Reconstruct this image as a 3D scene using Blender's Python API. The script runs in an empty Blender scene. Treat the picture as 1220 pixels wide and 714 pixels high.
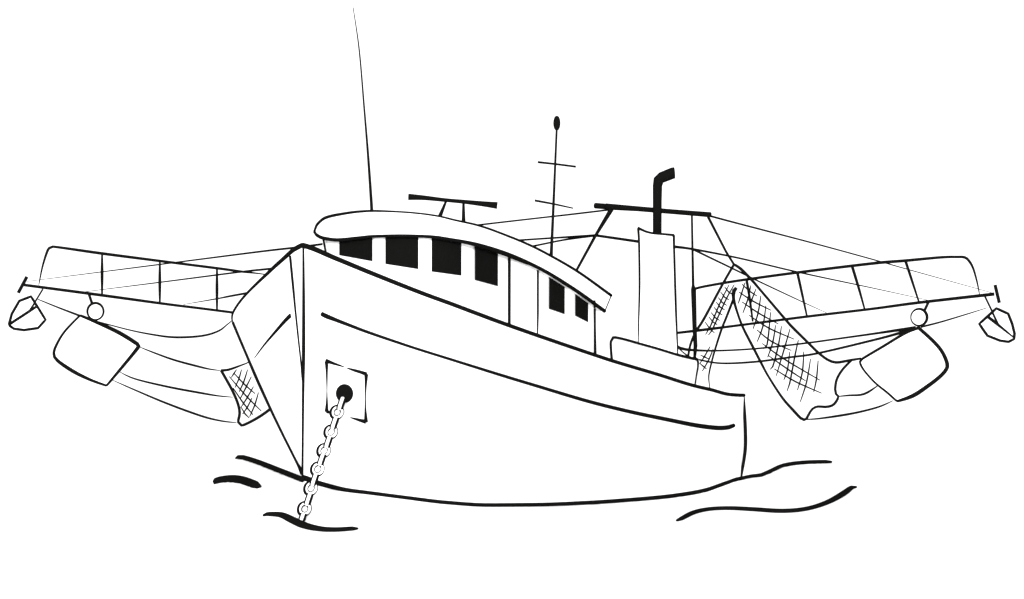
import bpy, math
import numpy as np
from mathutils import Vector
from mathutils.bvhtree import BVHTree

S = bpy.context.scene
COL = S.collection
# ------------------------------------------------------------------ camera
F, HZ, CH = 1920.0, 486.0, 2.3          # focal length and horizon row in photo pixels, eye height in metres
cd = bpy.data.cameras.new('camera'); cam = bpy.data.objects.new('camera', cd); COL.objects.link(cam)
cam.location = (0, 0, CH); cam.rotation_euler = (math.radians(90), 0, 0)
cd.sensor_width = 36.0; cd.lens = F / 1220 * 36.0
cd.shift_y = (HZ - 357) / 1220.0
cd.clip_start = 0.1; cd.clip_end = 20000
S.camera = cam
# ------------------------------------------------------------------ sky, sun, exposure
w = bpy.data.worlds.new("World"); S.world = w; w.use_nodes = True
nt = w.node_tree; bg = nt.nodes['Background']
# bright even overcast: the photograph's sky is blank white from horizon to zenith
bg.inputs[0].default_value = (1, 1, 1, 1); bg.inputs[1].default_value = 1.0
sl = bpy.data.lights.new('sun', 'SUN'); sl.energy = 3.2; sl.angle = math.radians(8); sl.color = (1, 1, 1)
so = bpy.data.objects.new('sun', sl); COL.objects.link(so)
so.rotation_euler = (math.radians(82), 0, math.radians(-4))   # veiled sun behind the camera
S.view_settings.view_transform = 'Standard'; S.view_settings.look = 'None'
S.view_settings.gamma = 1; S.view_settings.use_curve_mapping = False
S.view_settings.exposure = 0.6

# ------------------------------------------------------------------ materials
def mat(name, col, rough=0.8, spec=0.2, var=0.0, scale=3.0, bump=0.0):
    m = bpy.data.materials.new(name); m.use_nodes = True
    n = m.node_tree; b = n.nodes['Principled BSDF']
    b.inputs['Roughness'].default_value = rough
    b.inputs['Specular IOR Level'].default_value = spec
    tc = n.nodes.new('ShaderNodeTexCoord'); no = n.nodes.new('ShaderNodeTexNoise')
    no.inputs['Scale'].default_value = scale; no.inputs['Detail'].default_value = 4
    n.links.new(tc.outputs['Object'], no.inputs['Vector'])
    r = n.nodes.new('ShaderNodeMix'); r.data_type = 'RGBA'
    r.inputs[6].default_value = (*[c * (1 - var) for c in col], 1)
    r.inputs[7].default_value = (*[min(1, c * (1 + var)) for c in col], 1)
    n.links.new(no.outputs['Fac'], r.inputs[0]); n.links.new(r.outputs[2], b.inputs['Base Color'])
    if bump:
        bu = n.nodes.new('ShaderNodeBump'); bu.inputs['Strength'].default_value = bump
        n.links.new(no.outputs['Fac'], bu.inputs['Height']); n.links.new(bu.outputs[0], b.inputs['Normal'])
    return m
WHITE = mat('white_paint', (.84, .84, .84), .7, .2, .02)
INK = mat('matt_black_paint', (.0042, .0042, .004), 1.0, 0.0, .02, 8)
SEA = mat('pale_water', (.82, .82, .82), .8, .1, .02, .4)
NETM = mat('black_twine', (.0042, .0042, .004), 1.0, 0.0, .2, 20)
GLASS = mat('black_glass', (.0042, .0042, .004), 1.0, 0.0, .02, 4)
STEEL = mat('white_steel', (.84, .84, .84), .6, .2, .02, 10)

# ------------------------------------------------------------------ helpers
def W(px, py, d):
    return Vector(((px - 610) * d / F, d, CH + (HZ - py) * d / F))

ROOT = Vector((0, 0, 0))
def link(name, verts, faces, m, parent=None, smooth=False):
    o0 = parent
    while o0 is not None and o0.parent is not None: o0 = o0.parent
    off = Vector(o0.location) if o0 is not None else Vector((0, 0, 0))
    base = Vector((0, 0, 0))
    if parent is None:
        vs = [Vector(v) for v in verts]
        base = Vector((sum(v.x for v in vs) / len(vs), sum(v.y for v in vs) / len(vs), min(v.z for v in vs)))
        off = base
    me = bpy.data.meshes.new(name)
    me.from_pydata([tuple(Vector(v) - off) for v in verts], [], faces)
    me.materials.append(m); me.update()
    if smooth:
        for p in me.polygons: p.use_smooth = True
    o = bpy.data.objects.new(name, me); COL.objects.link(o)
    if parent is not None: o.parent = parent
    else: o.location = base
    return o

def tag(o, label=None, cat=None, group=None, kind=None):
    if label: o['label'] = label
    if cat: o['category'] = cat
    if group: o['group'] = group
    if kind: o['kind'] = kind
    return o

def empty(name, loc, label, cat, group=None):
    o = bpy.data.objects.new(name, None); COL.objects.link(o); o.location = loc
    return tag(o, label, cat, group)

def wf(wd):
    wd = max(.1, wd)
    return wd + .85 * min(1, wd)

class MB:
    def __init__(s): s.v = []; s.f = []
    def tube(s, pts, rad, n=8, closed=False):
        pts = [Vector(p) for p in pts]; k = len(pts)
        if not hasattr(rad, '__len__'): rad = [rad] * k
        T = []
        for i in range(k):
            a = pts[i - 1] if (i > 0 or closed) else pts[i]
            b = pts[(i + 1) % k] if (i < k - 1 or closed) else pts[i]
            t = b - a
            if t.length < 1e-9: t = Vector((0, 0, 1))
            T.append(t.normalized())
        up = Vector((0, 1, 0)) if abs(T[0].y) < .9 else Vector((0, 0, 1))
        N = (up - up.dot(T[0]) * T[0]).normalized(); b0 = len(s.v)
        for i in range(k):
            N = (N - N.dot(T[i]) * T[i])
            N = N.normalized() if N.length > 1e-6 else T[i].orthogonal().normalized()
            B = T[i].cross(N)
            for j in range(n):
                q = 2 * math.pi * j / n
                s.v.append(pts[i] + (N * math.cos(q) + B * math.sin(q)) * rad[i])
        for i in range(k if closed else k - 1):
            for j in range(n):
                a = b0 + i * n + j; b = b0 + i * n + (j + 1) % n
                c = b0 + ((i + 1) % k) * n + (j + 1) % n; d = b0 + ((i + 1) % k) * n + j
                s.f.append((a, b, c, d))
        if not closed:
            s.f.append(tuple(b0 + j for j in range(n))[::-1])
            s.f.append(tuple(b0 + (k - 1) * n + j for j in range(n)))
        return s
    def slab(s, front, back):
        n = len(front); b0 = len(s.v); s.v += [Vector(p) for p in front] + [Vector(p) for p in back]
        s.f.append(tuple(b0 + i for i in range(n))); s.f.append(tuple(b0 + n + i for i in range(n))[::-1])
        for i in range(n):
            j = (i + 1) % n
            s.f.append((b0 + i, b0 + n + i, b0 + n + j, b0 + j))
        return s
    def grid(s, rows):
        b0 = len(s.v); nr = len(rows); nc = len(rows[0])
        for r in rows: s.v += [Vector(p) for p in r]
        for i in range(nr - 1):
            for j in range(nc - 1):
                a = b0 + i * nc + j
                s.f.append((a, a + 1, a + nc + 1, a + nc))
        return s
    def build(s, name, m, parent=None, smooth=True):
        return link(name, s.v, s.f, m, parent, smooth)

def crom(pts, closed=False, step=4.0):
    """smooth an outline of (x, y, width) through its points"""
    P_ = [tuple(p) for p in pts]; k = len(P_); out = []
    for i in range(k if closed else k - 1):
        p1 = P_[i]; p2 = P_[(i + 1) % k]
        p0 = P_[i - 1] if (i > 0 or closed) else p1
        p3 = P_[(i + 2) % k] if (i + 2 < k or closed) else p2
        L = math.dist(p1[:2], p2[:2]); n = max(1, int(L / step))
        for j in range(n):
            t = j / n
            out.append(tuple(.5 * ((2 * b) + (-a + c) * t + (2 * a - 5 * b + 4 * c - e) * t * t + (-a + 3 * b - 3 * c + e) * t ** 3)
                             for a, b, c, e in zip(p0, p1, p2, p3)))
    if not closed: out.append(P_[-1])
    return out
def straight(pts, closed=False, step=6.0):
    P_ = [tuple(p) for p in pts]; out = []; k = len(P_)
    for i in range(k if closed else k - 1):
        a = P_[i]; b = P_[(i + 1) % k]; n = max(1, int(math.dist(a[:2], b[:2]) / step))
        for j in range(n): out.append(tuple(x + (y - x) * j / n for x, y in zip(a, b)))
    if not closed: out.append(P_[-1])
    return out
def add_line(mb, pts, dfun, curve=True, closed=False, n=8, step=4.0, off=0.0):
    pts = [(p[0], p[1], p[2]) for p in pts]
    q = (crom if curve else straight)(pts, closed, step)
    P3, R = [], []
    for x, y, wd in q:
        d = dfun(x, y) if callable(dfun) else dfun
        d -= off
        P3.append(W(x, y, d)); R.append(wf(wd) * .5 * d / F)
    mb.tube(P3, R, n, closed); return mb
def line(name, pts, dfun, parent=None, m=None, **k):
    return add_line(MB(), pts, dfun, **k).build(name, m or INK, parent)
def wpts(pts, wd): return [(x, y, wd) for x, y in pts]
def lin(x0, d0, x1, d1):
    return lambda x, y: d0 + (d1 - d0) * (x - x0) / (x1 - x0)

# boat frame: a metres aft of the stem, b metres to port
PSI = math.radians(55); c_, s_ = math.cos(PSI), math.sin(PSI)
X0, D0, LEN = -5.2, 40.0, 19.0
def plan(a, b): return (X0 + c_ * a + s_ * b, D0 + s_ * a - c_ * b)
def ppx(a, b):
    x, d = plan(a, b); return 610 + F * x / d
def plane(p0, dr):
    def fn(px, py):
        k = (px - 610) / F; t = (k * p0[1] - p0[0]) / (dr[0] - k * dr[1])
        return p0[1] + t * dr[1]
    return fn
def pchip(xs, ys):
    xs = np.array(xs, float); ys = np.array(ys, float); hh = np.diff(xs); dl = np.diff(ys) / hh
    m = np.zeros(len(xs)); m[0] = dl[0]; m[-1] = dl[-1]
    for i in range(1, len(xs) - 1):
        if dl[i - 1] * dl[i] > 0: m[i] = 2 * dl[i - 1] * dl[i] / (dl[i - 1] + dl[i])
    def fn(x):
        x = min(max(x, xs[0]), xs[-1]); i = min(int(np.searchsorted(xs, x, 'right')) - 1, len(xs) - 2)
        t = (x - xs[i]) / hh[i]
        return float((2*t**3-3*t*t+1)*ys[i] + (t**3-2*t*t+t)*hh[i]*m[i] + (-2*t**3+3*t*t)*ys[i+1] + (t**3-t*t)*hh[i]*m[i+1])
    return fn
hs = pchip([0, .02, .05, .1, .2, .3, .5, .7, 1, 1.3, 1.6, 2.2, 3, 4.5, 7, 11, 15, 19],
           [0, .28, .42, .62, 1.02, 1.36, 2.02, 2.6, 3.24, 3.7, 3.98, 4.25, 4.32, 4.28, 4.1, 3.7, 3.2, 2.55])
hb = pchip([0, .5, 1, 2, 3, 4, 5.5, 8, 12, 16, 19], [0.02, .25, .52, 1.15, 1.8, 2.3, 2.8, 3.1, 3.1, 2.85, 2.42])
sheer_y = pchip([300, 358, 361, 400, 440, 504.5, 540, 560, 607, 708.7, 729.4, 784, 827, 846, 870, 885, 960],
                [292, 292, 292.5, 308, 324.5, 350, 363, 370.6, 388, 423.2, 430, 446.4, 459.8, 464.2, 470.2, 471, 471])
bot_y = pchip([300, 359, 378, 409, 437, 480, 530, 580, 640, 700, 750, 790, 815.6, 839, 864.8, 882.5, 960],
              [572, 572, 578, 585.5, 589, 594.5, 600.5, 603.5, 603, 600.5, 597, 593.4, 590, 585.6, 576.7, 571.2, 570])
def zs(a):
    x, d = plan(a, hs(a)); return CH + (HZ - sheer_y(610 + F * x / d)) * d / F
def zb(a):
    x, d = plan(a, hb(a)); return CH + (HZ - bot_y(610 + F * x / d)) * d / F
AST = sorted(set([round(v, 4) for v in list(np.linspace(0, .1, 6)) + list(np.linspace(.1, 2, 26)) + list(np.linspace(2, LEN, 60))]))
def hullpt(a, v, side):
    """v = 0 at the water, 1 at the gunwale"""
    H1, H0, z1, z0 = hs(a), hb(a), zs(a), zb(a)
    if v < 0:
        b = H0 * (1 + v * .5); z = z0 + v * 1.2
    else:
        p = .84
        b = H0 + (H1 - H0) * v ** p; z = z0 + (z1 - z0) * v
    x, d = plan(a, side * b); return Vector((x, d, z))
VR = [-1, -.5] + list(np.linspace(0, 1, 25))

# ------------------------------------------------------------------ sea: one sheet to the horizon
def axis(lo, hi, step, far):
    v = list(np.arange(lo, hi + 1e-6, step)); st = step
    while v[-1] < far: st *= 1.25; v.append(v[-1] + st)
    st = step
    while v[0] > -far: st *= 1.25; v.insert(0, v[0] - st)
    return v
XS = axis(-14, 16, .3, 6000); YS = axis(26, 66, .3, 6000)
ZB = [(a, zb(a), hb(a)) for a in np.linspace(0, LEN, 120)]
BOWC = [(281, 547.4, 1.5), (284, 546.3, 4), (290, 547, 5.2), (306.9, 552.3, 5.6), (334.4, 563.2, 6), (350, 569.5, 6), (360, 573.3, 6)]
STERNC = [(882, 571.6, 3.4), (895, 569, 3.8), (906, 567.7, 4), (918, 562.8, 4.2), (933.6, 556, 4.2), (957, 552.8, 4.4), (984, 552, 4.4), (990.5, 551.6, 2)]
dB, dQ = lin(281, 49, 360, 39.9), lin(881, 54.0, 990, 64)
RID = [W(x, y, dB(x, y)) for x, y, _ in crom(BOWC)] + [W(x, y, dQ(x, y)) for x, y, _ in crom(STERNC)]
RXY = np.array([(p.x, p.y) for p in RID]); RZ = np.array([p.z for p in RID])
_h = [plan(a, hb(a)) + (zb(a),) for a in np.linspace(0, LEN, 300)]
HPX = [610 + F * x / d for x, d, z in _h]; HPD = [d for x, d, z in _h]; HPK = [(CH - z) / d for x, d, z in _h]
SEA0 = -.55
def seaz(x, y):
    dx, dy = x - X0, y - D0
    a = c_ * dx + s_ * dy; b = s_ * dx - c_ * dy
    ac = min(max(a, 0), LEN); i = int(ac / LEN * 119 + .5)
    dist = math.hypot(a - ac, max(0, abs(b) - ZB[i][2])); z0 = ZB[i][1]
    z = SEA0 + (z0 - SEA0) * math.exp(-(dist / 1.8) ** 2)
    if -20 < x < 22 and 30 < y < 66:
        r2 = (RXY[:, 0] - x) ** 2 + (RXY[:, 1] - y) ** 2; k = int(r2.argmin())
        z += (RZ[k] - .012 - z) * math.exp(-float(r2[k]) / 4.0)
    if 20 < y < 60:            # the trough along the port side
        k = 610 + F * x / y
        if 362 < k < 884:
            hd = float(np.interp(k, HPX, HPD))
            if y < hd + .3: z = min(z, float(CH - np.interp(k, HPX, HPK) * y) - .04)
    return z
sv = [(x, y, seaz(x, y)) for y in YS for x in XS]; nx = len(XS)
sf = [(j * nx + i, j * nx + i + 1, (j + 1) * nx + i + 1, (j + 1) * nx + i) for j in range(len(YS) - 1) for i in range(nx - 1)]
me = bpy.data.meshes.new('sea'); me.from_pydata(sv, [], sf); me.materials.append(SEA)
for p in me.polygons: p.use_smooth = True
sea = bpy.data.objects.new('sea', me); COL.objects.link(sea); tag(sea, kind='structure')
SEAB = BVHTree.FromPolygons(sv, sf)
EYE = Vector((0, 0, CH))
def caster(bvh, fallback, off=.03):
    last = [fallback]
    def fn(px, py):
        r = bvh.ray_cast(EYE, W(px, py, 1.0) - EYE)
        if r[0] is not None: last[0] = r[0].y - off
        return last[0]
    return fn

# ------------------------------------------------------------------ the boat
boat = empty('fishing_boat', (plan(9, 0)[0], plan(9, 0)[1], 0),
             'white trawler with black outlines, curved wheelhouse, raised outrigger booms, anchored with its bow towards us', 'fishing boat')
# hull
hm = MB()
for side in (1, -1):
    rows = []
    for a in AST:
        r = [hullpt(a, v, side) for v in VR]
        z1 = zs(a); bi = max(0, hs(a) - .14); vd = 1 - .75 / (z1 - zb(a))
        bd = max(0, min(bi, hb(a) + (hs(a) - hb(a)) * vd ** .84 - .14))
        for bb, zz in ((bi, z1), (bd, z1 - .75), (0, z1 - .7)):
            x, d = plan(a, side * bb); r.append(Vector((x, d, zz)))
        rows.append(r if side == 1 else r)
    hm.grid(rows)
    if side == 1: ring1 = rows[-1][:len(VR)]
    else: ring2 = rows[-1][:len(VR)]
# transom plate, a hand wide, closing the stern
tp = ring1 + ring2[::-1]
hm.slab(tp, [p + Vector((c_ * .1, s_ * .1, 0)) for p in tp])
hull = hm.build('hull', WHITE, boat, smooth=False)
HULLB = BVHTree.FromPolygons([tuple(v) for v in hm.v], hm.f)
onhull = caster(HULLB, 41, .03)

def hullrail(name, fn, side, a0, a1, wfun, off=.0, n=90, m=INK):
    P3, R = [], []
    for i in range(n + 1):
        t = i / n; a = a0 + (a1 - a0) * t * t if a0 == 0 else a0 + (a1 - a0) * t
        p = fn(a, side); P3.append(p); R.append(.5 * wf(wfun(610 + F * p.x / p.y)) * p.y / F)
    return MB().tube(P3, R, 8).build(name, m, hull)
wsheer = pchip([270, 290, 330, 358, 420, 540, 700, 884], [2.6, 2.8, 4.6, 5.6, 5.0, 4.4, 3.8, 3.6])
hullrail('gunwale_rail', lambda a, s: hullpt(a, 1, s), 1, 0, LEN, wsheer)
hullrail('gunwale_rail', lambda a, s: hullpt(a, 1, s), -1, 0, LEN, wsheer)
wbot = pchip([355, 378, 400, 450, 600, 790, 850, 884], [6.2, 5.8, 5.2, 4.2, 4.2, 4.2, 4.4, 3.8])
hullrail('waterline_stripe', lambda a, s: hullpt(a, 0.01, s), 1, 0, LEN, wbot)
hullrail('waterline_stripe', lambda a, s: hullpt(a, 0.004, s), -1, 0, LEN, lambda x: 3.6)
# rub rails drawn on the flare
rub = [(383, 374, 4.5), (388, 376.5, 5), (400, 381.3, 4), (420, 389, 3.3), (440, 396.5, 3), (490, 413.5, 2.6), (540.8, 429.5, 2.6), (600, 448, 3),
       (640.7, 460.3, 3.2), (700, 478, 3.6), (750, 490.5, 3.8), (797.5, 500.5, 4.2), (830, 507, 4.6), (855, 510, 4.8), (868, 509.2, 4.8), (874, 507, 4.2)]
line('rub_rail', rub, onhull, hull)
line('rub_rail', [(346.2, 376, 4.6), (340, 382, 4), (324.7, 399.3, 2.6), (314, 412, 1.6), (302.9, 427, .5)], onhull, hull)
line('stem_bar', [(361.3, 294, 1.6), (361.6, 330, 2.4), (361.8, 370, 3.2), (361.7, 420, 3.6), (361.2, 460, 2.6), (360.6, 520, 1.9), (360.3, 573, 1.8)],
     39.96, hull)
line('stem_seam', [(345.7, 305.2, 2.6), (349, 338.8, 2.6), (352, 370.8, 1.8), (355, 400, 1.5), (358.6, 434, 1.2), (360.3, 460, .8)], caster(HULLB, 40, .03), hull)
line('transom_edge', [(885.2, 471, 3.4), (887.6, 500, 3.2), (888.2, 529.5, 3.6), (886.2, 549, 3.2), (881.8, 572, 2.8)], plane(plan(LEN + .02, 0), (s_, -c_)), hull)
# the outline of the starboard flare as a moulding on the shell
best = {}
for a in np.linspace(0.0, 4, 700):
    for v in np.linspace(0, 1, 160):
        p = hullpt(a, v, -1); x = 610 + F * p.x / p.y; y = HZ - F * (p.z - CH) / p.y
        k = int(y // 3)
        if 128 <= k <= 187 and (k not in best or x < best[k][0]): best[k] = (x, y, p)
ks = sorted(best)
P3 = [best[k][2] for k in ks]
P3 = [EYE + (p - EYE) * .9965 + Vector((-.02, 0, 0)) for p in P3] + [hullpt(0, .03, -1) * 1.0]
for _ in range(2): P3 = [P3[0]] + [(P3[i - 1] + P3[i] * 2 + P3[i + 1]) / 4 for i in range(1, len(P3) - 1)] + [P3[-1]]
wsil = pchip([380, 420, 450, 500, 540, 572], [3, 3, 4.2, 3.6, 3.2, 5])
R = [.5 * wf(wsil(HZ - F * (p.z - CH) / p.y)) * p.y / F for p in P3]
MB().tube(P3, R, 8).build('bow_moulding', INK, hull)

# hawse plate with its black corners and the hole
plate = MB()
quad = [(388.5, 430), (437, 445.5), (436.5, 503.5), (388.8, 491)]
g = []
for j in range(7):
    r = []
    for i in range(7):
        u, v = i / 6, j / 6
        x = (1-u)*(1-v)*quad[0][0] + u*(1-v)*quad[1][0] + u*v*quad[2][0] + (1-u)*v*quad[3][0]
        y = (1-u)*(1-v)*quad[0][1] + u*(1-v)*quad[1][1] + u*v*quad[2][1] + (1-u)*v*quad[3][1]
        r.append(W(x, y, onhull(x, y)))
    g.append(r)
plate.grid(g)
gb = [[p + Vector((0, .03, 0)) for p in r] for r in g]; plate.grid(gb)
hp = plate.build('hawse_plate', WHITE, boat)
onplate = caster(HULLB, 41, .06)
fr = MB()
for seg in ([(388.2, 429.6, 4), (395, 432.3, 3), (404, 435.3, 1.6), (411, 437.6, .4)], [(413, 438.5, .6), (422, 441.3, 2.6), (430, 443.6, 3.2), (436.6, 446, 4)],
            [(389, 431, 4), (389.2, 441, 2.2), (389.4, 458, .9), (389.4, 471, .9), (389.3, 482, 2.2), (389, 490.6, 4)],
            [(389, 490.5, 3.5), (395, 492, 2)],
            [(436.3, 446, 4), (435.8, 456, 2.2), (435.4, 470, .9), (435.2, 485, 1.2), (435.6, 495, 2.6), (436, 503, 4)],
            [(417, 497.5, .6), (425, 499.8, 2.4), (436, 502.8, 4.4)]):
    add_line(fr, seg, onplate, step=3)
fr.build('plate_rim', INK, hp)
cz = []
for k in range(28):
    q = 2 * math.pi * k / 28; x, y = 410.3 + 10.4 * math.cos(q), 469 + 11.4 * math.sin(q); cz.append(W(x, y, onhull(x, y) - .05))
MB().slab(cz, [p + Vector((0, .04, 0)) for p in cz]).build('hawse_hole', INK, hp, smooth=False)

# wheelhouse plan and roof plan
def perim(aC, ea, hbm, aft, nside=26, nf=120, ex=2.4):
    out = []
    for i in range(nside): out.append((aft + (aC - aft) * i / nside, hbm))
    for i in range(nf + 1):
        t = math.pi * i / nf; ct, st = math.cos(t), math.sin(t)
        out.append((aC - ea * abs(st) ** (2 / ex), hbm * math.copysign(abs(ct) ** (2 / ex), ct)))
    for i in range(1, nside + 1): out.append((aC + (aft - aC) * i / nside, -hbm))
    return out
HA = 4.0
house = perim(HA - .04, 1.78, 2.2, 10.13)
roofp = perim(HA - .02, 1.97, 2.42, 10.33)
up_y = pchip([375.1, 378.5, 388.6, 407, 427.2, 444, 477.6, 502.9, 524.7, 540, 568.6, 607.2, 634, 656, 686.2, 728.2],
             [276.4, 267.5, 259.4, 255.2, 252.4, 251.5, 252.7, 254.9, 258.2, 262, 268.4, 282.2, 293.6, 305, 322.5, 352.4])
lo_y = pchip([375.5, 377.5, 385.2, 402, 427.2, 444, 477.6, 511, 540, 565, 605.5, 640.8, 685.4, 722.4],
             [277, 280, 283.8, 286, 283.6, 281.8, 281, 282, 286, 291, 303.7, 318.8, 345.7, 372.3])
def roofz(per, yf, rise):
    n = len(per); px = [ppx(*p) for p in per]; it = px.index(min(px)); z = []
    for i, (a, b) in enumerate(per):
        d = plan(a, b)[1]; z.append(CH + (HZ - yf(px[i])) * d / F)
    # hidden starboard side mirrors the port side
    zt = z[it]; at = per[it][0]
    for i in range(it + 1, n):
        a = per[i][0]; k = min(1, max(0, (a - 4.6) / 3.6)); k = k * k * (3 - 2 * k)
        z[i] = (zt + rise * min(1, max(0, a - at) / 1.4)) * (1 - k) + z[n - 1 - i] * k
    return z, it
zL, itL = roofz(roofp, lo_y, .14)
roofu = [(a + .36 * max(0, (a - 8) / 2.33), b * 1.0) for a, b in roofp]
zU, itU = roofz(roofu, up_y, .34)
n = len(roofp)
rm = MB()
low = [Vector((*plan(a, b), z)) for (a, b), z in zip(roofp, zL)]
upp = [Vector((*plan(a, b), z)) for (a, b), z in zip(roofu, zU)]
rm.grid([low, upp])
half = n // 2
rm.grid([upp[:half + 1], [upp[n - 1 - i] for i in range(half + 1)]])
rm.grid([low[:half + 1], [low[n - 1 - i] for i in range(half + 1)]])
b0 = len(rm.v); rm.v += [low[0], upp[0], upp[-1], low[-1]]; rm.f.append((b0, b0 + 1, b0 + 2, b0 + 3))
roof = rm.build('roof', WHITE, boat, smooth=False)
wl = pchip([370, 400, 450, 540, 570, 600, 640, 680, 722], [3.6, 3.8, 3.0, 3.4, 4.4, 5, 3.6, 3.8, 3.8])
wu = pchip([370, 390, 440, 480, 540, 600, 660, 728], [3.8, 3.2, 2.2, 1.5, 1.8, 2.2, 2.6, 3.2])
tr = MB()
tr.tube(low, [.5 * wf(wl(610 + F * p.x / p.y)) * p.y / F for p in low], 8)
tr.build('eave_trim', INK, roof)
MB().tube(upp, [.5 * wf(wu(610 + F * p.x / p.y)) * p.y / F for p in upp], 8).build('roof_edge_trim', INK, roof)
MB().tube([low[0], upp[0]], .5 * 1.8 * 47 / F).build('end_trim', INK, roof)

# walls
wm = MB()
zt = [z + .2 for z in zL]
wm.grid([[Vector((*plan(a, b), zs(min(a, LEN)) - .8)) for a, b in house], [Vector((*plan(a, b), z)) for (a, b), z in zip(house, zt)]])
b0 = len(wm.v)
for i in (0, n - 1):
    a, b = house[i]; wm.v += [Vector((*plan(a, b), zs(a) - .8)), Vector((*plan(a, b), zt[i]))]
wm.f.append((b0, b0 + 1, b0 + 3, b0 + 2))
wh = wm.build('wheelhouse', WHITE, boat, smooth=False)
HB = BVHTree.FromPolygons([tuple(v) for v in wm.v], wm.f)
onhouse = caster(HB, 43, .03)
def pane(name, q, m, parent, off, nu=24):
    top, bot = [], []
    for i in range(nu + 1):
        u = i / nu
        x = q[0][0] + (q[1][0] - q[0][0]) * u; y = q[0][1] + (q[1][1] - q[0][1]) * u
        top.append((x, y)); x2 = q[3][0] + (q[2][0] - q[3][0]) * u; y2 = q[3][1] + (q[2][1] - q[3][1]) * u; bot.append((x2, y2))
    def hit(x, y):
        r = HB.ray_cast(EYE, W(x, y, 1) - EYE)
        while r[0] is None:
            y += 1; r = HB.ray_cast(EYE, W(x, y, 1) - EYE)
        nn = r[1]
        if nn.dot(r[0] - EYE) > 0: nn = -nn
        t = off / max(.15, -nn.dot((r[0] - EYE).normalized()))
        return r[0] - (r[0] - EYE).normalized() * t
    f_ = [hit(x, y) for x, y in top] + [hit(x, y) for x, y in bot[::-1]]
    # facet by facet so the pane follows the curved wall
    mb = MB(); k = nu + 1
    T = f_[:k]; B = f_[k:][::-1]; back = Vector((0, off + .02, 0))
    mb.grid([T, B]); mb.grid([[p + back for p in T], [p + back for p in B]])
    rim = T + B[::-1]; mb.grid([rim + [rim[0]], [p + back for p in rim] + [rim[0] + back]])
    return mb.build(name, m, parent, smooth=False)
for q in ([(404, 283.5), (443.5, 280.5), (443.5, 311.3), (404, 304)],
          [(459, 280), (498.3, 279.5), (498.3, 320.7), (459, 314.5)],
          [(514.2, 281.5), (549.7, 286), (549.7, 328.3), (514.2, 323.6)],
          [(565.7, 290), (593.3, 298), (593.3, 341), (565.7, 333.5)],
          [(654.2, 328.3), (672.9, 339.8), (672.9, 374.3), (654, 367.8)],
          [(685.3, 345), (700.9, 356), (700.9, 384), (685.3, 376)]):
    pane('window', q, GLASS, wh, .04)
door = pane('door', [(607.5, 305), (639.5, 318), (639.5, 402), (607.5, 390)], WHITE, wh, .03)
dm = MB()
add_line(dm, [(606.6, 304, 3.2), (606.6, 340, 3.2), (606.6, 392, 3)], onhouse, curve=False)
add_line(dm, [(640.2, 318, 3), (640.2, 345, 3), (640.3, 372, 2.8), (640.4, 388, 1.6), (640.4, 399, .8)], onhouse, curve=False)
add_line(dm, [(607, 306, 3), (625, 312.5, 4), (640, 319, 3)], onhouse, curve=False)
dm.build('door_frame', INK, wh)
ct = MB(); c2 = MB()
add_line(ct, [(708.4, 358, 2.4), (708.6, 390, 2.2), (709, 424, 3.2)], onhouse, curve=False)
add_line(c2, [(384.8, 283, 2.0), (386.6, 293, 1.8), (389, 306, 1.6)], lambda x, y: onhouse(x + 2.5, y + 3) - .03, curve=False)
ct.build('corner_trim', INK, wh); c2.build('corner_trim', INK, wh)

# aft bulwark box standing inside the port gunwale
def off_depth(o):
    tab = [(ppx(a, hs(a) - o), plan(a, hs(a) - o)[1]) for a in np.linspace(1, LEN, 200)]
    xs_, ds_ = [t[0] for t in tab], [t[1] for t in tab]
    return lambda px, py: float(np.interp(px, xs_, ds_))
dbox = off_depth(.35)
bpts = [(729.6, 436), (728, 418), (727.8, 407), (730.5, 402.2), (742, 403.9), (760.5, 409), (784, 415.6), (807.6, 422.9), (824.4, 427), (830.5, 428.5), (831.2, 437), (829.6, 447), (827.2, 464)]
low_b = [(x, sheer_y(x) + 8) for x in (810, 790, 770, 750)]
poly = bpts + low_b
bf = [W(x, y, dbox(x, y)) for x, y in poly]
bx = MB().slab(bf, [p + Vector((.1, .3, 0)) for p in bf]).build('aft_bulwark', WHITE, boat, smooth=False)
line('bulwark_trim', [(x, y, wd) for (x, y), wd in zip(bpts, [2.6, 2.4, 2.4, 2.6, 2.4, 2.4, 2.4, 2.6, 2.8, 3.2, 2.2, 1.8, 1.2])], dbox, bx, off=.03, step=3)

# exhaust casing and pipe
dc = 50.5
cp = [(760.3, 272.3), (769, 275.8), (778, 278), (790, 279), (803.3, 280.3), (804, 320), (805.4, 366), (807.6, 435), (760.5, 425), (762, 340), (761.4, 290)]
cf = [W(x, y, dc) for x, y in cp]
cs = MB().slab(cf, [p + Vector((.11, 1.1, 0)) for p in cf]).build('exhaust_casing', WHITE, boat, smooth=False)
cm = MB()
add_line(cm, [(759.6, 271.3, 2.4), (769, 275.8, 2), (778, 278, 1.8), (790, 279, 1.8), (803.3, 280.3, 2.2)], dc - .03)
add_line(cm, [(760.3, 272.3, 2.2), (761.4, 290, 2), (762, 340, 1.8), (761, 380, 1.2), (760.4, 410, .7)], dc - .03)
add_line(cm, [(802.8, 280.3, 2.4), (803.2, 300, 2), (805.2, 366, 2), (807, 410, 1.2), (807.5, 424, .7)], dc - .03)
cm.build('casing_trim', INK, cs)
line('exhaust_pipe', [(783, 284, 9.8), (783.1, 240, 10), (783.3, 222, 10.6), (784.6, 214.8, 12.2), (788, 211.8, 12.6), (801.5, 206.4, 13), (803.6, 206.2, 13)], dc + .5, boat, curve=False, n=14, step=30)

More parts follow.
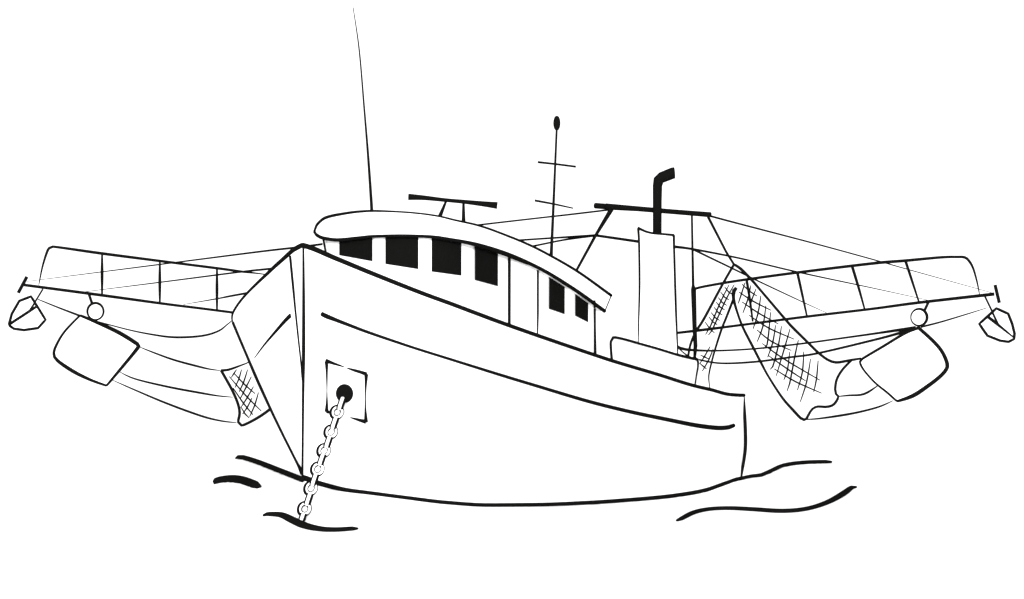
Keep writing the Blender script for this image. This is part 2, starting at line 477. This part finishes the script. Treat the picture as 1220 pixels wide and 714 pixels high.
# roof gear
line('whip_antenna', [(420.7, 9, .55), (428, 60, 1.0), (434, 130, 1.5), (438.5, 185, 2.2), (442.3, 240, 2.9), (443.3, 262, 3)], 43.6, boat)
rt = line('radar_scanner', [(486.5, 234.7, 7), (505, 235.8, 5), (530, 238.5, 3.9), (552, 240.5, 4.2), (575, 243, 5.6), (592.5, 245, 7.6)], 43.0, boat)
line('bracket_leg', [(531.4, 240, 2), (524, 258, 4.2), (518, 273, 4.6)], 43.1, rt, curve=False)
line('bracket_leg', [(552.2, 242, 2.2), (552.3, 264, 4), (552.3, 279, 4.2)], 43.1, rt, curve=False)
mast = line('signal_mast', [(663.3, 153, 1.8), (661.5, 195, 2), (659.6, 240, 2.4), (657.6, 285, 2.8), (656.7, 305, 3.4), (656, 325, 3.4)], 47.5, boat)
line('crossbar', [(640.5, 193.3, 2), (663, 195.8, 1.8), (686.2, 198.8, 1.8)], 47.45, mast)
line('crossbar', [(637, 239, 2), (660, 243.3, 1.6), (683, 248.3, .9)], 47.45, mast)
le = MB(); P3 = []; R = []
for i in range(15):
    t = -1 + 2 * i / 14; P3.append(W(663.4, 146.9 - 9.2 * t, 47.5)); R.append(max(.02, 4.4 * math.sqrt(max(0, 1 - t * t))) * 47.5 / F)
le.tube(P3, R, 14).build('mast_lamp', INK, mast)

# stern gantry
dg = plane(plan(16, 0), (s_, -c_))
gt = line('gantry', [(722, 246.2, 7), (760, 248.9, 5.5), (800, 252.3, 5.2), (846.4, 256, 5.6)], dg, boat, n=10, curve=False)
line('beam_end', [(709, 245.2, 6.2), (722, 246.2, 6.2)], dg, gt, curve=False)
line('leg', [(728.5, 249.5, 5), (709.4, 281, 3), (687, 322, 2.4), (664, 364, 2.4)], dg, gt, curve=False)
line('leg', [(842.8, 257, 2.6), (865, 300, 2.2), (874.6, 315.5, 2.2)], dg, gt, curve=False)
line('leg', [(824.3, 257, 1.8), (825, 296, 2), (825.8, 340, 2.6), (826.3, 345, 5.6), (827.5, 390, 4.6), (828.6, 412, 4.2), (827.6, 427, 2.8)], dg, gt, curve=False)

# outrigger booms
dP = plane((5.6, 51.7), (1, -.37)); dS = plane((.87, 52.8), (-1, .2))
m_ = MB()
add_line(m_, [(826.6, 344.6, 2.4), (840, 341.3, 2.4), (880, 334.5, 2.6), (949, 325, 2.8), (1040, 314, 3), (1078.8, 310.7, 3), (1120.8, 306.8, 2.6), (1141, 306.3, 2.4),
              (1149.4, 306.8, 2.6), (1154.5, 311, 2.4), (1159.5, 320, 2), (1164.3, 337, 1.3), (1167, 351.3, .6)], dP, step=3)
add_line(m_, [(807.7, 396.7, 2.4), (840, 392.9, 2.8), (880, 387.8, 2.4), (961, 377.4, 2.6), (1040, 368, 2.6), (1095.6, 360.6, 3), (1184.7, 350.5, 3.4)], dP)
boomP = m_.build('outrigger_boom', INK, boat)
for q in ([(889.6, 334, 2.6), (893.5, 358, 2.4), (896.8, 383.3, 1.6)], [(950, 325, 2.8), (956, 352, 2.4), (961.3, 376.6, 1.6)],
          [(1015.6, 318.6, 3), (1023, 343, 2.6), (1030, 368, 1.6)], [(1078.8, 311, 2.8), (1087, 336, 2.4), (1095, 360.6, 1.4)]):
    line('strut', q, dP, boomP)
line('end_bar', [(1185.5, 339.6, 3.4), (1190.6, 361, 3.4)], dP, boomP)
m_ = MB()
add_line(m_, [(46.2, 339.7, .6), (50.4, 318.7, 1.6), (55.5, 301.8, 2.4), (58.6, 295.8, 2.6), (63, 294, 2.4), (121.8, 302.2, 3), (200, 312.3, 2.6), (259, 319.8, 2.6),
              (287.6, 323.7, 2.2), (314.5, 326.9, .8), (360, 334, .8), (560, 372, 2)], dS, step=3)
add_line(m_, [(29, 339.7, 2.8), (121.8, 352, 3), (200, 362.7, 2.6), (276.6, 372.4, 2.4), (560, 410, 2.4)], dS)
boomS = m_.build('outrigger_boom', INK, boat)
for x, y0, y1 in ((121.6, 303, 351.5), (190.4, 312, 361), (258.5, 319.5, 369)):
    line('strut', [(x, y0, 1.6), (x, (y0 + y1) / 2, 3), (x, y1, 1.6)], dS, boomS)
line('end_bar', [(32, 330, 3.4), (21.8, 349, 3.4)], dS, boomS)

# stay wires
def wire(pts, df): return line('stay_wire', pts, df, boat, n=6, step=8)
wire([(724.5, 250.3, 1.6), (680, 255.6, 1.6), (641, 260, 1.4), (568.6, 268.4, 1.6), (545, 272, 1.6)], lin(545, 44.5, 724, 53.9))
wire([(618, 286.4, 1.6), (660, 283.6, 1.6), (709.6, 280.6, 2.4)], lin(600, 45.5, 709, 54.2))
wire([(560, 308, 1.6), (634, 293.6, 1.6), (672, 286, 1.6), (709.6, 280.6, 2.4)], lin(600, 46.3, 709, 54.2))
wire([(709.6, 280.6, 2.8), (760.7, 288, 3), (804.3, 294.2, 3), (824.5, 296.8, 2.4), (880, 307.6, 1.8), (949, 324, 1.5), (1040, 343.4, .8), (1105.7, 357.8, .4)], lin(709, 54.2, 1105, 48.9))
wire([(826.2, 297.6, 2), (880, 323.6, 1.6), (898.8, 332.9, 1.4), (957.7, 360.6, .8), (984.5, 372.7, .4)], lin(826, 51.8, 985, 50.1))
wire([(846, 257.5, 2), (880, 266.6, 1.8), (969.4, 290, 1.4), (1040, 309.3, 1.1), (1080.5, 320.8, .8), (1181.3, 348.8, .4)], lin(846, 51.5, 1181, 48.3))
wire([(32, 335.5, .35), (121.8, 324, .8), (200, 314, 1.2), (311, 299.8, 1.9), (353, 295, 2.2), (388, 290.5, 2.2)], lin(32, 56, 388, 44.6))
wire([(99, 348, .4), (200, 335.3, 1.1), (287.6, 324, 1.8), (325.4, 320, 2.2), (488, 303, 2)], lin(99, 54.8, 488, 46.9))
wire([(218.7, 362.9, .4), (260, 355.8, 1.2), (296, 349, 2.2), (488, 315, 2)], lin(218, 54.3, 488, 46.9))

# ------------------------------------------------------------------ hanging gear: pulley blocks, otter boards, stabilizer birds
def pulley(c, rw, df, strap, label):
    d = df(*c) - .15
    root = empty('pulley_block', W(c[0], c[1] + 10, d), label, 'pulley', 'pulley blocks under the boom ends')
    f_ = [W(c[0] + 9.6 * math.cos(2 * math.pi * k / 32), c[1] + 10 * math.sin(2 * math.pi * k / 32), d) for k in range(32)]
    MB().slab(f_, [p + Vector((0, .16, 0)) for p in f_]).build('sheave', WHITE, root, smooth=False)
    MB().tube([p - Vector((0, .01, 0)) for p in f_], [wf(rw(k / 32)) * .5 * d / F for k in range(32)], 8, True).build('rim', INK, root)
    line('hanger', strap, d, root, curve=False)
pulley((1094.8, 378.2), lambda t: 1.9 + 1.0 * math.cos(2 * math.pi * (t + .03)), dP, [(1106, 360.5, 2.6), (1101.5, 370, 2.6)],
       'small round white pulley hanging under the outer end of the right boom')
pulley((113.8, 371.2), lambda t: 1.9 + .5 * math.cos(2 * math.pi * (t + .25)), dS, [(105.9, 350.4, 2.6), (109.6, 361.5, 2.6)],
       'small round white pulley hanging under the outer end of the left boom')

def board(name, pts, df, off, th, label, cat, group, curve=True, extra=()):
    xs_ = [p[0] for p in pts]; ys_ = [p[1] for p in pts]
    root = empty(name, W(sum(xs_) / len(xs_), max(ys_), df(sum(xs_) / len(xs_), 0) - off), label, cat, group)
    q = (crom if curve else straight)(pts, True, 3)
    f_ = [W(x, y, df(x, y) - off) for x, y, _ in q]
    MB().slab(f_, [p + Vector((0, th, 0)) for p in f_]).build('panel', WHITE, root, smooth=False)
    MB().tube([p - Vector((0, .01, 0)) for p in f_], [wf(wd) * .5 * (df(x, y)) / F for x, y, wd in q], 8, True).build('rim', INK, root)
    for nm, pp in extra: line(nm, pp, lambda x, y: df(x, y) - off - .03, root)
    return root
OB = 'otter boards hung from the two booms'
board('otter_board', [(1093.5, 391, 3), (1094.5, 391, 3.4), (1112.8, 407.7, 3.6), (1122.9, 420.3, 3.6), (1128.4, 433.8, 4), (1127, 440.5, 4), (1119.5, 449, 4), (1104.4, 460.7, 4.2), (1087.6, 471.6, 4.4),
      (1069.5, 478, 2.6), (1067.5, 477.2, 2), (1057.3, 468.2, 2), (1042, 455.6, 1.8), (1028.7, 440.5, 1.8), (1024.5, 431.3, 2.2), (1027, 427.9, 2.4), (1052.3, 412.8, 2.6), (1077.5, 397.6, 2.8)],
      dP, .5, .12, 'large white trawl board with rounded corners hanging below the right boom', 'trawl board', OB)
board('otter_board', [(95.2, 376.3, 2), (96.5, 376.4, 2.6), (112.3, 383, 3.4), (140.8, 396, 4.4), (163.5, 410, 4.4), (165.2, 412.8, 4.4), (157.6, 423, 3.8), (140.8, 443.2, 3.2), (127.5, 459, 2.4), (126, 459.3, 2.2),
      (107.2, 452.4, 3), (87, 442.4, 4), (68.6, 429.7, 3.6), (64.4, 422, 3), (67, 412, 2.6), (77, 395.3, 2.2)],
      dS, .5, .12, 'large white trawl board with one curved side hanging below the left boom', 'trawl board', OB)
BG = 'paravane stabilizers at the boom tips'
board('stabilizer', wpts([(1187, 367.6), (1201, 374), (1205.7, 385.8), (1208.6, 397.6), (1208, 404), (1201.5, 407.4), (1191.4, 406), (1176.3, 400), (1171, 392.5), (1166.7, 386), (1176, 377.5)], 2.6), dP, .2, .08,
      'shield-shaped white stabilizer dangling from the right boom tip', 'stabilizer', BG, curve=False,
      extra=[('fin', [(1177, 377.4, 3), (1189.7, 387.5, 2.6), (1207.4, 401.8, .9)]), ('hanging_line', [(1173.3, 353, 1.6), (1181, 369, 1.6), (1189.7, 387.5, 1.8)])])
board('stabilizer', wpts([(37, 353.4), (45.5, 367), (54.3, 381.2), (45.4, 391), (28.6, 393.4), (16.8, 391.8), (11.8, 388.5), (11, 386), (14.3, 374), (23.2, 358.7)], 2.6), dS, .2, .08,
      'shield-shaped white stabilizer dangling from the left boom tip', 'stabilizer', BG, curve=False,
      extra=[('fin', [(11.5, 386.2, 2.6), (34.5, 371.2, 2.6), (43.7, 365.2, 2)]), ('hanging_line', [(51, 344.7, 1.4), (42, 359.5, 1.4), (34.5, 371.6, 1.8)])])

# ------------------------------------------------------------------ ropes
def rope(pts, df, label):
    o = line('tow_rope', pts, df, None, NETM, n=6); tag(o, label, 'rope', 'ropes slung under the booms'); return o
dR = lambda x, y: dP(x, y) - .35
rope([(807.6, 413.6, 3.6), (817.6, 416.6, 3), (851, 418, 1.8), (900, 415.6, 1.6), (957.6, 409.3, 1.8), (1000, 403.5, 1.8), (1040, 397.9, 2.2), (1065, 394.2, 3), (1091, 390.4, 3.4)], dR,
     'upper of the two long ropes from the stern to the right pulley')
rope([(807.6, 414.5, .8), (820, 424.5, 1.4), (832.8, 428.7, 1.6), (859.7, 433, 1.7), (900, 431.2, 2), (940, 426, 2), (974.5, 421, 2.2), (1040, 405.5, 2.4), (1070, 397.5, 2.8), (1091, 391, 3.2)], dR,
     'lower of the two long ropes from the stern, sagging before it meets the right pulley')
rope([(1097, 389.8, 2.2), (1120, 384, 1.8), (1150, 375, 1.2), (1176.3, 366.8, .5)], dR, 'short thin rope running outwards from the right pulley')
dT = lambda x, y: dS(x, y) - .4
rope([(45.4, 356.8, .8), (70, 366.8, 1.6), (95, 376.3, 2.4), (106, 380.5, 2.2)], dT, 'short rope from the left boom tip to the top corner of the left trawl board')
rope([(113, 382.3, .9), (151.3, 392.6, 1.3), (180, 398.5, 1.8), (208, 402, 2.2), (240, 400.4, 2), (260.7, 394.3, 1.6), (274, 384.2, .8), (300, 366, .8), (400, 343, 1.5), (488, 330, 1.5)], lin(113, 54.9, 488, 46.9),
     'sagging rope from the left pulley to the bow of the boat')

# ------------------------------------------------------------------ nets
def strands(df, segs, wd=1.5):
    mb = MB()
    for s in segs:
        p = [(x, y, wd * (.5 if i in (0, len(s) - 1) else 1)) for i, (x, y) in enumerate(s)]
        if len(p) == 2:
            a, b = p; p = [a, ((a[0] + b[0]) / 2, (a[1] + b[1]) / 2, wd), b]
        add_line(mb, p, df, n=5, step=6)
    return mb
def zoomed(ox, oy, k=5.95): return lambda *pts: [(ox + x / k, oy + y / k) for x, y in pts]
dN = lin(874, 50.96, 1025, 49.2)
net = empty('trawl_net', W(940, 500, dN(940, 0)), 'large black mesh net draped from the stern gantry down to the right trawl board', 'net')
nm = MB()
add_line(nm, [(874.5, 315.2, 2.4), (882, 320, 3), (895.5, 333.7, 2.8), (907, 347, 2.4), (935.8, 380.8, 2.6), (944, 390, 2.8), (961, 406.8, 2.6), (974.5, 420, 2.6), (986, 428.7, 2.6), (996, 432, 2.8), (1008, 430.3, 2.8),
              (1014.8, 429, 2.6), (1025.7, 427.3, 2)], dN)
add_line(nm, [(1014.8, 429, 2.2), (1003.9, 440.4, 2.4), (997, 452, 2.4), (995, 464, 2.4), (996, 469.5, 2.4), (998.8, 472.4, 2.4), (996, 479, 2.6), (991, 483.5, 2.6), (983, 485, 2.6), (974.5, 484.5, 2.4), (968, 487.3, 2.2), (963.5, 494, 2.4),
              (960.8, 499, 2.6), (958, 500.3, 3), (954, 498.4, 3), (946, 490, 3), (932, 474, 2.6), (915.6, 448.8, 2.2), (907, 432.9, 2.6), (897, 413.5, 2.8), (885, 390, 2.6), (878, 371, 2.4), (873.9, 355.5, 3.6), (874.6, 346.5, 4.6), (877.4, 343, 3.6)], dN, step=3)
nm.build('head_rope', NETM, net)
Z1 = zoomed(840, 290); Z2 = zoomed(840, 390)
segs = [Z1((283, 278), (258, 360), (235, 428)), Z1((325, 297), (303, 400), (268, 495)), Z1((362, 322), (330, 405), (318, 460)), Z1((396, 370), (375, 500), (340, 608)),
        Z1((432, 440), (410, 590), (370, 698)), Z1((465, 488), (450, 650), (440, 720), (414, 750)),
        Z2((500, -15), (480, 110), (443, 215)), Z2((542, -8), (520, 130), (480, 280), (462, 300)), Z2((603, 10), (560, 160), (505, 345)), Z2((662, 90), (640, 190), (600, 400), (582, 452)),
        Z2((600, 175), (585, 300), (558, 375)), Z2((700, 172), (690, 320), (655, 447)), Z2((748, 225), (720, 390), (675, 530)), Z2((802, 235), (790, 370), (770, 460)),
        Z1((262, 290), (310, 335), (370, 375)), Z1((240, 345), (340, 410), (468, 475)), Z1((262, 415), (380, 495), (520, 572)), Z2((312, -85), (450, 5), (632, 85)), Z2((367, 18), (470, 100), (612, 165)),
        Z2((405, 115), (560, 225), (815, 376)), Z2((448, 200), (590, 300), (712, 380)), Z2((490, 295), (640, 385), (827, 468))]
strands(dN, segs, 1.5).build('mesh_strands', NETM, net)
fl = MB()
add_line(fl, [(999.7, 472.4, .8), (1012, 471.2, 1.6), (1025, 470.7, 2), (1034, 467.5, 2.2), (1045.5, 459.8, .8)], dN)
add_line(fl, [(959.3, 500, .8), (974.5, 499, 1.4), (999.7, 495.5, 2.2), (1020.3, 491.8, 2), (1040, 487, 1.8), (1052, 483, 1.4), (1064, 477.5, .5)], dN)
fl.build('bridle_line', NETM, net)

dN2 = lambda x, y: 51.2
net2 = empty('trawl_net', W(850, 470, 51.2), 'narrow black mesh net hanging steeply beside the gantry post, left of the large net', 'net')
nm = MB()
add_line(nm, [(874.5, 315.2, 2.4), (861, 338.7, 2.4), (838.7, 380, 2.6), (828.6, 396, 2.4), (822.5, 411, 2.2), (820, 424, 2)], dN2)
add_line(nm, [(874, 356, 2.4), (864.7, 380, 2.2), (860, 391.5, 2.2), (851.3, 418.7, 1.8), (845.4, 442, 1.4), (844.4, 452, 1), (845.9, 463.5, .7), (847, 475, .7)], dN2)
nm.build('head_rope', NETM, net2)
Z3 = zoomed(680, 290); Z4 = zoomed(700, 380)
segs = [Z3((1160, 292), (1100, 400), (1000, 620), (975, 652)), Z3((1122, 295), (1060, 420), (985, 600), (955, 648)), Z4((870, 195), (830, 265), (795, 320)), Z4((890, 215), (860, 290), (813, 372)),
        Z4((800, 257), (865, 287)), Z4((795, 315), (845, 357))]
for sx, sy in ((1090, 308), (1062, 345), (1045, 383), (1030, 415), (1015, 452), (995, 490), (978, 520), (952, 557)):
    segs.append(Z3((sx, sy), (sx + 30, sy + 38), (sx + 62, sy + 58)) if sx > 960 else Z3((sx, sy), (sx + 35, sy + 50), (sx + 68, sy + 80)))
strands(dN2, segs, 1.4).build('mesh_strands', NETM, net2)

dN3 = lambda x, y: dS(x, y) - .4
net3 = empty('trawl_net', W(290, 508, dN3(290, 0)), 'small black mesh net end beside the bow, trailing ropes from the left trawl board', 'net')
nm = MB()
add_line(nm, [(263.4, 441.5, 2.4), (271.8, 440.8, 2.4), (283, 437, 1.8), (293.6, 433, 1), (308, 428, 1), (324, 448, 2), (338, 474, 2)], dN3)
add_line(nm, [(316, 438, 2), (360, 410, 2), (400, 389.5, 2)], lambda x, y: dS(x, y) - .4 * (400 - x) / 84)
add_line(nm, [(263.4, 441.5, 2.8), (270, 453, 2.8), (276.8, 465.5, 2.8), (283.3, 480.7, 2.8), (285.5, 492.4, 2.8), (283.8, 503, 2.8), (287.7, 507, 2.8), (297, 503.4, 2.8), (310.4, 495.8, 3), (323.9, 486, 3), (338, 474, 2)], dN3, step=3)
nm.build('head_rope', NETM, net3)
Z5 = zoomed(260, 400)
segs = [Z5((130, 240), (92, 297)), Z5((165, 240), (145, 310), (118, 370)), Z5((208, 240), (180, 330), (147, 400)), Z5((235, 290), (195, 370), (155, 450)), Z5((250, 360), (205, 440), (160, 510)), Z5((240, 440), (205, 510), (172, 557)),
        Z5((285, 402), (258, 495), (222, 575)), Z5((110, 265), (190, 350), (262, 412)), Z5((78, 290), (195, 425), (305, 535)), Z5((105, 370), (175, 475), (247, 562)), Z5((160, 505), (190, 555), (220, 585))]
strands(dN3, segs, 1.5).build('mesh_strands', NETM, net3)
fl = MB()
add_line(fl, [(166.9, 413.8, .6), (185, 421, 1.4), (208, 429.2, 1.9), (235, 436.5, 2), (250, 440, 1.2), (262, 441.5, .6)], dN3)
add_line(fl, [(142.5, 443.2, .5), (161, 451.6, 1.4), (200, 461, 2), (240, 468.5, 2), (260, 471.8, 1.2), (277.3, 473.4, .6)], dN3)
add_line(fl, [(134, 453, .5), (160, 464.5, 1.3), (198, 480.5, 2), (240, 495.8, 2), (263.9, 501.7, 1.4), (281.5, 503.7, .6)], dN3)
fl.build('bridle_line', NETM, net3)

# ------------------------------------------------------------------ anchor chain
onsea = caster(SEAB, 33, .0)
dend = onsea(358, 622)
dh = HULLB.ray_cast(EYE, W(410, 469, 1) - EYE)[0].y - .2
dch = lambda y: dh + (dend - dh) * (y - 469) / (622 - 469)
chain = empty('anchor_chain', W(358, 624, dend), 'white linked anchor chain running from the black hawse hole down into the water', 'chain')
def loop(rx, ry, fx, n=28):
    return [fx(rx * math.cos(2 * math.pi * k / n), ry * math.sin(2 * math.pi * k / n)) for k in range(n)]
def stadium(r, L, fx):
    pts = []
    for k in range(9): q = -math.pi / 2 + math.pi * k / 8; pts.append(fx(L + r * math.cos(q), r * math.sin(q)))
    for k in range(9): q = math.pi / 2 + math.pi * k / 8; pts.append(fx(-L + r * math.cos(q), r * math.sin(q)))
    return pts
cA, cB = W(409.6, 474.5, dch(474.5)), W(356.8, 627.5, dch(627.5))
cD = (cB - cA).normalized(); cD = cD / math.hypot(cD.x, cD.z)          # per metre seen in the image
cN = Vector((-cD.z, 0, cD.x)).normalized(); cQ = cD.cross(cN).normalized()
for (x, y) in ((401.8, 491.6), (394.5, 515.0), (386.1, 537.3), (378.6, 559.3), (370.6, 582.2), (363.1, 606.6)):
    d = dch(y); s = d / F; C = W(x, y, d); fx = lambda u, v: C + cN * (u * s) + cD * (v * s)
    lk = MB().tube(loop(5.7, 6.0, fx), 1.7 * s, 8, True).build('link', STEEL, chain)
    ed = MB(); L1 = loop(7.5, 7.8, fx)
    ed.tube(L1, [(1.5 - .75 * math.cos(2 * math.pi * k / 28)) * s for k in range(28)], 6, True)
    ed.tube(loop(4.0, 4.3, fx), 1.05 * s, 6, True); ed.build('link_edge', INK, lk)
bars = [((409.6, 474.5), (403.0, 487.5)), ((400.2, 497.0), (396.2, 511.5)), ((393.2, 520.5), (388.2, 533.5)), ((385.4, 541.5), (380.3, 554.5)),
        ((376.2, 565.0), (372.4, 579.0)), ((370.0, 588.5), (364.8, 602.0)), ((361.6, 612.0), (356.8, 627.5))]
for (a, b) in bars:
    x, y = (a[0] + b[0]) / 2, (a[1] + b[1]) / 2; d = dch(y) - .02; s = d / F; C = W(x, y, d)
    L = math.dist(a, b) / 2
    fx = lambda p, q, o=0: C + cD * (p * s) + cQ * (q * .8 * s) + cN * (o * s)
    lk = MB().tube(stadium(3.0, L - 4.5, fx), 2.3 * s, 8, True).build('link', STEEL, chain)
    ed = MB()
    for o, r in ((2.8, 1.6), (-2.8, 1.3)):
        ed.tube(stadium(3.0, L - 4.5, lambda p, q: fx(p, q, o)), r * s, 6, True)
    ed.build('link_edge', INK, lk)

# ------------------------------------------------------------------ ripples and wave crests on the water
def crest(name, pts, label, df=None):
    o = line(name, [(x, y - (.12 if df else .05) * w_, w_ * (1 if df else 1.32)) for x, y, w_ in pts], df or caster(SEAB, 40, .0), None, step=4, n=10)
    o.location.z += .03
    tag(o, label, 'wave', 'dark wave crests around the boat')
crest('wave_crest', BOWC, 'long thick dark crest slanting down to the foot of the bow', dB)
crest('wave_crest', STERNC, 'dark crest trailing to the right from the foot of the stern', dQ)
crest('wave_crest', [(254.5, 577.3, 4), (258, 575.8, 7.4), (266, 574, 7.8), (279, 573.3, 8), (292, 575.4, 8), (304, 580.2, 8), (308.5, 582, 4.5)], 'short stubby dark crest on the left, apart from the boat')
crest('wave_crest', [(313, 615.8, 1.2), (318, 614.6, 3.6), (330, 615, 5), (338, 616.8, 6), (350, 623, 7), (364, 629.3, 7.2), (382, 633, 6), (400, 633.6, 5), (420, 632, 4), (426.5, 631.2, 1)], 'dark crest where the anchor chain enters the water')
crest('wave_crest', [(806.5, 621.6, 1.6), (811, 620.2, 3.6), (826, 612.8, 4.4), (845, 608.8, 4.2), (870, 608, 4.6), (900, 609.6, 5), (932, 611.5, 5.2), (960, 608.6, 4.6), (985, 600.8, 4.8), (1004, 590.5, 5.4), (1014, 582.8, 4), (1020, 581.4, 1.4)],
      'long wavy dark crest on the open water right of the stern, below the trailing crest')
